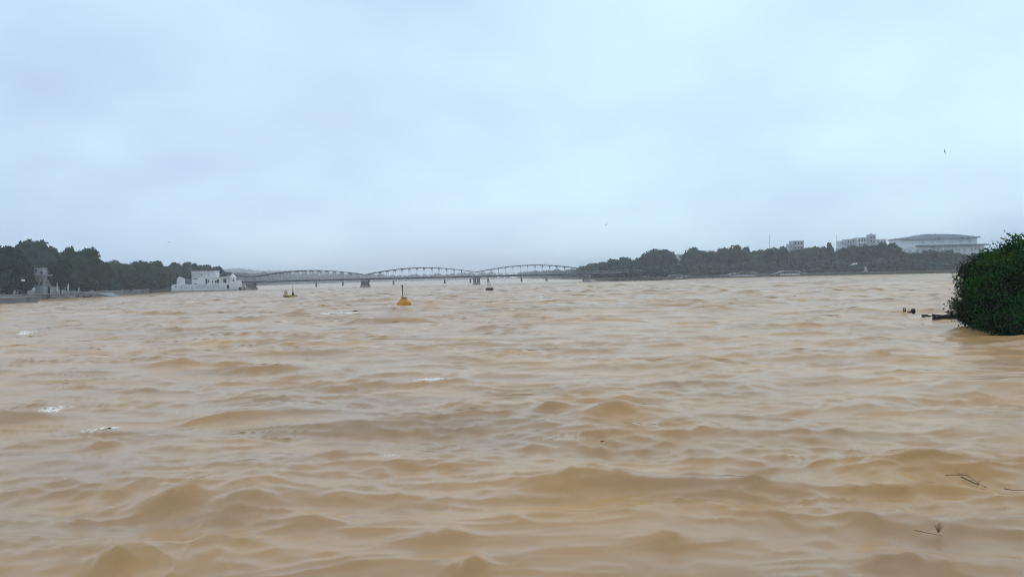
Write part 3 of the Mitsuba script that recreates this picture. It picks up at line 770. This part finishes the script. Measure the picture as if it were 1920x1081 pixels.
add("lantern", mv(lathe([(0, 0), (.1, 0), (.1, .35), (0, .4)], 10), (O[0] - .35, O[1], 3.2)), "mat_black", k)

FIRST = ride(FIRST, O, 0.0)
p = ground(544.5, 558)
O = (p[0], p[1], 0)
k = thing("marker_raft", "flat dark raft carrying a thin mast and a pale cage left of the orange buoy", "raft")
add("platform", cat_([bx(O[0] - 1.45, O[0] + 1.45, O[1] - .6, O[1] + .6, .12, .24)] + [tube([(O[0] - 1.5, O[1] + s, 0), (O[0] + 1.5, O[1] + s, 0)], .2, 10) for s in (-.45, .45)]), "mat_olive", k)
add("mast", tube([(O[0] + .62, O[1], .2), (O[0] + .58, O[1], 2.75)], [.06, .035], 8), "mat_dark_metal", k)
add("mast_foot", mv(lathe([(0, 0), (.28, 0), (.2, .5), (.08, .9), (0, .9)], 12), (O[0] + .62, O[1], .24)), "mat_black", k)
cg = []
for a in np.arange(8) / 8 * 2 * math.pi:
    cg.append(tube([(O[0] - 1.05 + .38 * math.cos(a), O[1] + .38 * math.sin(a), .24), (O[0] - 1.05 + .34 * math.cos(a), O[1] + .34 * math.sin(a), 1.0), (O[0] - 1.05 + .1 * math.cos(a), O[1] + .1 * math.sin(a), 1.45)], .03, 5))
for z in (.5, .8, 1.05):
    cg.append(mv(trimesh.creation.torus(.36, .03, 16, 5), (O[0] - 1.05, O[1], z)))
add("cage", cat_(cg), "mat_olive", k)
ride(FIRST, O, .05)

# ------------------------------------------------------------------ near bush on the right
RB = np.random.RandomState(5)


def leaves(c, d, size, rs):
    """Pointed oval leaves, four triangles each, drooping outward."""
    n = len(c)
    a = d * 0.8 + rs.randn(n, 3) * 0.55 + np.array([0, 0, -0.25])
    a /= np.linalg.norm(a, axis=1, keepdims=True)
    b = np.cross(a, rs.randn(n, 3) * .7 + np.array([0, 0, 1.0]))
    b /= np.linalg.norm(b, axis=1, keepdims=True)
    nn = np.cross(a, b)
    s = size * (0.6 + 0.8 * rs.rand(n, 1))
    w = s * (0.20 + 0.1 * rs.rand(n, 1))
    v = np.stack([c, c + a * s * .45 + b * w - nn * s * .06, c + a * s, c + a * s * .45 - b * w - nn * s * .06, c + a * s * .5], 1)
    f = (np.arange(n) * 5)[:, None, None] + np.array([[0, 1, 4], [1, 2, 4], [2, 3, 4], [3, 0, 4]])[None]
    return trimesh.Trimesh(v.reshape(-1, 3), f.reshape(-1, 3), process=False)


def bush(label, base, lobes, n, size, tops=(), name="river_bush", mat="mat_leaf_dark"):
    """lobes: (x, y, z, r, squash) in metres. Leaves hang in sprays on twigs through each lobe's shell; light-coloured sprays on top."""
    k = thing(name, label, "bush")
    limbs, grp = [], {mat: [], "mat_leaf_green": [], "mat_leaf_yellow": []}
    vol = np.array([l[3] ** 2 for l in lobes])
    for (x, y, z, r, sq), cnt in zip(lobes, (n * vol / vol.sum()).astype(int)):
        mid = np.array([(x + base[0]) / 2 + RB.randn() * .15, (y + base[1]) / 2, (z + base[2]) / 2 + .2])
        limbs.append(tube([base, mid, (x, y, z)], [.10, .07, .03], 7))
        ns = max(6, cnt // 26)
        d = RB.randn(ns, 3)
        d /= np.linalg.norm(d, axis=1, keepdims=True)
        rr = r * (0.50 + 0.55 * RB.rand(ns, 1) ** .8) * (0.72 + 0.56 * meshkit.noise(d * 2.6 + np.array([x, y, z]), 2))[:, None]
        spray = d * rr * np.array([1, 1, sq]) + (x, y, z)
        for i in range(0, ns, 9):
            limbs.append(tube([(x, y, z), (spray[i] + (x, y, z)) / 2 + RB.randn(3) * .05, spray[i]], [.03, .018, .008], 4))
        c = np.repeat(spray, 26, 0) + RB.randn(ns * 26, 3) * np.array([.20, .20, .15])
        dd = np.repeat(d, 26, 0)
        tint = meshkit.fbm(spray * 0.75 + 3.3, 3, 6) + 0.22 * (d[:, 2]) 
        tint = np.repeat(tint, 26)
        yel = np.zeros(len(c), bool)
        for (tx_, ty_, tz_, tr) in tops:
            yel |= (np.linalg.norm((c - (tx_, ty_, tz_)) / [tr, tr, tr * .45], axis=1) < 1)
        pick = RB.rand(len(c))
        iy = (yel & (pick < .7)) | ((tint > .80) & (pick < .35))
        ig = ~iy & (tint + .25 * (pick - .5) > .56)
        for m_, sel in ((mat, ~iy & ~ig), ("mat_leaf_green", ig), ("mat_leaf_yellow", iy)):
            if sel.any():
                grp[m_].append(leaves(c[sel], dd[sel], size, RB))
    add("branches", cat_(limbs), "mat_wet_wood", k)
    for m_, nm in ((mat, "foliage"), ("mat_leaf_green", "green_foliage"), ("mat_leaf_yellow", "young_foliage")):
        if grp[m_]:
            add(nm, cat_(grp[m_]), m_, k)
    return k


def P(px, py, d):
    return tuple(at(px, py, d))


def lobe(px, py, d, rpx, sq=1.0):
    return (*at(px, py, d), rpx * d / F, sq)


bush("dense dark green bush, tall mass at the right edge with a bright pointed top", P(1925, 625, 40.5),
     [lobe(1908, 482, 41.5, 30), lobe(1876, 506, 41.5, 32), lobe(1928, 535, 40.5, 56), lobe(1870, 548, 41, 42), lobe(1955, 494, 42, 48), lobe(1853, 520, 42, 26, .9), lobe(1912, 588, 39.6, 44), lobe(1985, 545, 41, 76), lobe(1904, 459, 41.5, 13, 1.5), lobe(1862, 490, 42, 18), lobe(1884, 478, 42, 14, 1.3)], 44000, .15,
     tops=[(*P(1865, 487, 41.2), .9), (*P(1906, 448, 41.3), .6), (*P(1885, 488, 41.2), .8)])
bush("lower dark bush at the water's edge on the left of the tall bush mass", P(1850, 614, 44.5),
     [lobe(1846, 542, 44.5, 31), lobe(1839, 577, 44, 31), lobe(1856, 592, 43, 33), lobe(1825, 592, 44, 20), lobe(1818, 505, 44.8, 11, 1.2), lobe(1812, 538, 44.8, 12), lobe(1806, 588, 44.3, 13, .8), lobe(1876, 602, 42, 30, .8), lobe(1831, 517, 45, 18), lobe(1841, 495, 45, 17)], 22000, .15)
bush("small brownish spray of leaves overhanging the water at the left tip of the bushes", P(1830, 600, 44.2),
     [lobe(1801, 573, 44.2, 14, .8), lobe(1812, 566, 44.4, 15), lobe(1812, 518, 45.2, 11, .6)], 1500, .15, mat="mat_leaf_brown")
bush("dark bush at the lower right corner of the bush mass trailing into the water", P(1935, 632, 38.6),
     [lobe(1915, 605, 39.2, 34, .7), lobe(1960, 600, 39, 46, .8), lobe(1885, 605, 40, 28, .7)], 13000, .15)
mud = trimesh.creation.icosphere(4, 1.0)
v = np.array(mud.vertices)
v *= (1 + .25 * (meshkit.fbm(v * 2, 3, 3) - .5))[:, None]
mud.vertices = v * [7.5, 4.6, .9] + [31.5, 43.6, -.45]
add("mud_bank", mud, "mat_earth", smooth=True, label="dark earth bank under the bushes at the right edge", cat="bank", kind="structure")

# ------------------------------------------------------------------ floating debris
def branch(name, label, pts, rad, twigs=0, mat="mat_twig", cat="driftwood", seed=1, lift=.02, tl=.25):
    """A floating branch through water-surface pixels (px, py, lift)."""
    rs = np.random.RandomState(seed)
    P3 = []
    for px, py, up_ in pts:
        g = ground(px, py)
        P3.append((g[0], g[1], wz(g[0], g[1]) + lift + up_))
    k = thing(name, label, cat)
    add("stem", tube(P3, np.linspace(rad, rad * .45, len(P3)), 7), mat, k, smooth=50)
    P3 = np.array(P3)
    for i in range(twigs):
        f = rs.rand() * (len(P3) - 1)
        a = P3[int(f)] * (1 - f % 1) + P3[min(int(f) + 1, len(P3) - 1)] * (f % 1)
        d = rs.randn(3) * [1, .5, .5]
        d[2] = abs(d[2]) * .8
        d *= tl / np.linalg.norm(d)
        add("twig", tube([a, a + d * .6, a + d + rs.randn(3) * tl * .15], [rad * .45, rad * .3, rad * .15], 5), mat, k)
    return k, P3


k, pp = branch("floating_branch", "small brown branch heap with a reddish tip floating at lower right", [(1772, 911, .03), (1800, 911, .06), (1815, 913, .07), (1835, 921, .03), (1848, 924, .02)], .007, 16, seed=3, tl=.10)
add("side_stem", tube([pp[0] + [.25, -.02, -.03], pp[3] + [0, 0, -.02]], [.012, .008], 6), "mat_twig", k)
add("tip", trimesh.creation.icosphere(2, .012).apply_translation(pp[-1]), "mat_red", k)
branch("floating_branch", "dark curved stick at the right edge below the branch heap", [(1884, 934, .03), (1900, 941, .02), (1925, 946, .02)], .008, 0, seed=4)
k, pp = branch("floating_branch", "thin twig with a feathery upright sprig at lower right", [(1715, 1009, .02), (1745, 1014, .02), (1768, 1017, .02)], .005, 0, seed=6, tl=.1)
add("sprig", cat_([tube([pp[1] + [.1, 0, 0], pp[1] + [.1 + dx_, 0, .13 - 0.5 * abs(dx_) + .02 * math.sin(70 * dx_)]], .0018, 4) for dx_ in np.linspace(-.05, .06, 12)]), "mat_twig", k)
branch("drift_log", "long thin dark log floating beside the bush", [(1731, 590, .03), (1760, 590, .05), (1780, 589, .06), (1800, 589.5, .04)], .07, 2, mat="mat_wet_wood", seed=9)
k, pp = branch("drift_log", "short dark drifting stump left of the long thin log, lower one", [(1728, 597, .05), (1738, 597, .1), (1744, 597, .02)], .11, 2, mat="mat_wet_wood", seed=10)
g = ground(1710, 590)
k = thing("floating_stump", "round black stump floating left of the long thin log", "driftwood")
m = trimesh.creation.icosphere(3, 1.0)
v = np.array(m.vertices)
v *= (1 + .35 * (meshkit.fbm(v * 1.8, 3, 3) - .5))[:, None]
BEFORE = set(scene)
m.vertices = v * [.16, .15, .2] + [g[0] + .1, g[1], .12]
add("knob", m, "mat_black", k, smooth=True)
add("root", tube([(g[0] + .05, g[1], .1), (g[0] - .12, g[1], .06), (g[0] - .32, g[1], .04)], [.08, .06, .035], 7), "mat_black", k)
ride(BEFORE, g, 0.02)
g = ground(1696, 590)
BEFORE = set(scene)
k = thing("floating_crate", "tiny brown upright piece of a crate left of the round black stump", "driftwood")
add("frame", cat_([bx(g[0] - .09, g[0] - .05, g[1] - .05, g[1] + .05, -.05, .28), bx(g[0] + .05, g[0] + .09, g[1] - .05, g[1] + .05, -.05, .26), bx(g[0] - .05, g[0] + .05, g[1] - .05, g[1] + .05, .2, .25)]), "mat_twig", k)
add("slat", bx(g[0] - .049, g[0] + .049, g[1] - .02, g[1] + .02, 0, .12), "mat_twig", k)
ride(BEFORE, g, 0.05)
g = ground(1783, 605)
BEFORE = set(scene)
k = thing("sunken_skiff", "dark half-sunken skiff beside the bush at the water's edge", "boat")
st = np.linspace(-1, 1, 11)
vs, fs = [], []
for s in st:
    wd = .42 * (1 - abs(s) ** 3) + .02
    for yy, zz in ((-wd, .22 + .1 * s * s), (-wd * .8, -.1), (wd * .8, -.1), (wd, .24 + .1 * s * s), (wd * .85, .12), (-wd * .85, .12)):
        vs.append((s * .95 + g[0], yy + g[1] + .4, zz))
for i in range(10):
    for e in range(6):
        a0, a1 = i * 6 + e, i * 6 + (e + 1) % 6
        fs += [[a0, a0 + 6, a1 + 6], [a0, a1 + 6, a1]]
add("hull", trimesh.Trimesh(vs, fs, process=False), "mat_black", k)
add("thwart", bx(g[0] - .2, g[0] - .05, g[1] + .05, g[1] + .75, .16, .2), "mat_wet_wood", k)
add("bow_post", tube([(g[0] + .05, g[1] + .4, .15), (g[0] + .02, g[1] + .4, .45), (g[0] + .12, g[1] + .4, .5)], .03, 5), "mat_wet_wood", k)
add("deck_board", bx(g[0] - .85, g[0] - .25, g[1] + .15, g[1] + .65, .215, .25), "mat_wet_stone", k)
ride(BEFORE, g, 0.0)
for px, py, w_, lab in [(665, 585, .35, "small dark scrap of driftwood on the foam streak below the raft"), (205, 818, .05, "tiny dark scrap beside the small foam patch at left"),
                        (1129, 834, .04, "tiny reddish scrap floating in the middle foreground"), (1348, 782, .07, "tiny dark scrap in the right middle of the water")]:
    g = ground(px, py)
    k = thing("floating_scrap", lab, "driftwood")
    z = wz(g[0], g[1])
    m = trimesh.creation.icosphere(2, 1.0)
    v = np.array(m.vertices)
    v *= (1 + .5 * (meshkit.fbm(v * 1.8 + px, 3, 3) - .5))[:, None]
    m.vertices = v * [w_, w_ * .5, w_ * .3] + [g[0], g[1], z + w_ * .1]
    add("lump", m, "mat_red" if "reddish" in lab else "mat_wet_wood", k, smooth=True)
    add("stalk", tube([(g[0], g[1], z + w_ * .2), (g[0] + w_ * 1.6, g[1], z + w_ * .15)], [w_ * .15, w_ * .05], 5), "mat_twig", k)


# ------------------------------------------------------------------ birds
def bird(px, py, d, bank, yaw, flap, span, lab):
    k = thing("bird", lab, "bird")
    p = at(px, py, d)
    M = trimesh.transformations.compose_matrix(translate=p, angles=[0, bank, yaw]) 
    S = span / 2
    body = trimesh.creation.icosphere(3, 1.0)
    v = np.array(body.vertices)
    v = v * [.11 * S, .36 * S, .11 * S]
    v[:, 0] *= np.clip(1.1 - .5 * (v[:, 1] / (.36 * S)) ** 2, .4, 1)
    hd = trimesh.creation.icosphere(2, .09 * S).apply_translation((0, .38 * S, .05 * S))
    bk = trimesh.creation.cone(.035 * S, .14 * S, sections=8)
    bk.apply_transform(trimesh.transformations.rotation_matrix(-math.pi / 2, [1, 0, 0]))
    bk.apply_translation((0, .45 * S, .04 * S))
    body.vertices = v
    add("body", cat_([body, hd, bk]).apply_transform(M), "mat_bird", k, smooth=True)
    for s in (-1, 1):
        pts = []
        for f, ch, sw in ((0, .30, 0), (.35, .32, .05), (.7, .22, -.02), (1.0, .04, -.16)):
            zf = math.sin(flap) * f - .25 * math.sin(flap) * f * f
            xx = math.cos(flap) * f
            for dz_ in (.012, -.012):
                pts += [(s * xx * S, (sw + ch * .45) * S, zf * S + dz_ * S), (s * xx * S, (sw - ch * .55) * S, zf * S + dz_ * S)]
        m = []
        for i in range(3):
            m.append(trimesh.convex.convex_hull(np.array(pts[i * 4:i * 4 + 8])))
        add("wing", cat_(m).apply_transform(M), "mat_bird", k)
    tl = trimesh.convex.convex_hull(np.array([(-.04, -.3, .01), (.04, -.3, .01), (-.12, -.6, .01), (.12, -.6, .01), (0, -.3, -.02), (0, -.6, -.01)]) * S)
    add("tail", tl.apply_transform(M), "mat_bird", k)


bird(316, 454, 150, .1, .9, .35, .85, "small dark bird flying above the white riverside house")
bird(1136.5, 421.5, 140, -.3, .35, .25, .85, "small dark bird flying above the right end of the bridge")
bird(1771.5, 284, 110, 1.35, .1, .1, .75, "small dark bird banking high in the sky at right")

# trees that stand side by side in a short row are told apart by their order
ORD = ["leftmost", "second", "third", "fourth", "fifth", "sixth", "seventh", "rightmost"]
byg = {}
for key, e in labels.items():
    if e.get("category") == "tree" and "group" in e:
        byg.setdefault(e["group"], []).append(key)
for g_, keys in byg.items():
    keys.sort(key=lambda q: float(np.array(scene[q + "__crown"]["to_world"].matrix).reshape(4, 4)[0, 3]))
    for i, q in enumerate(keys):
        o = "rightmost" if i == len(keys) - 1 else ORD[i]
        labels[q]["label"] = labels[q]["label"] + ", " + (o if o.endswith("most") else o + " from left")
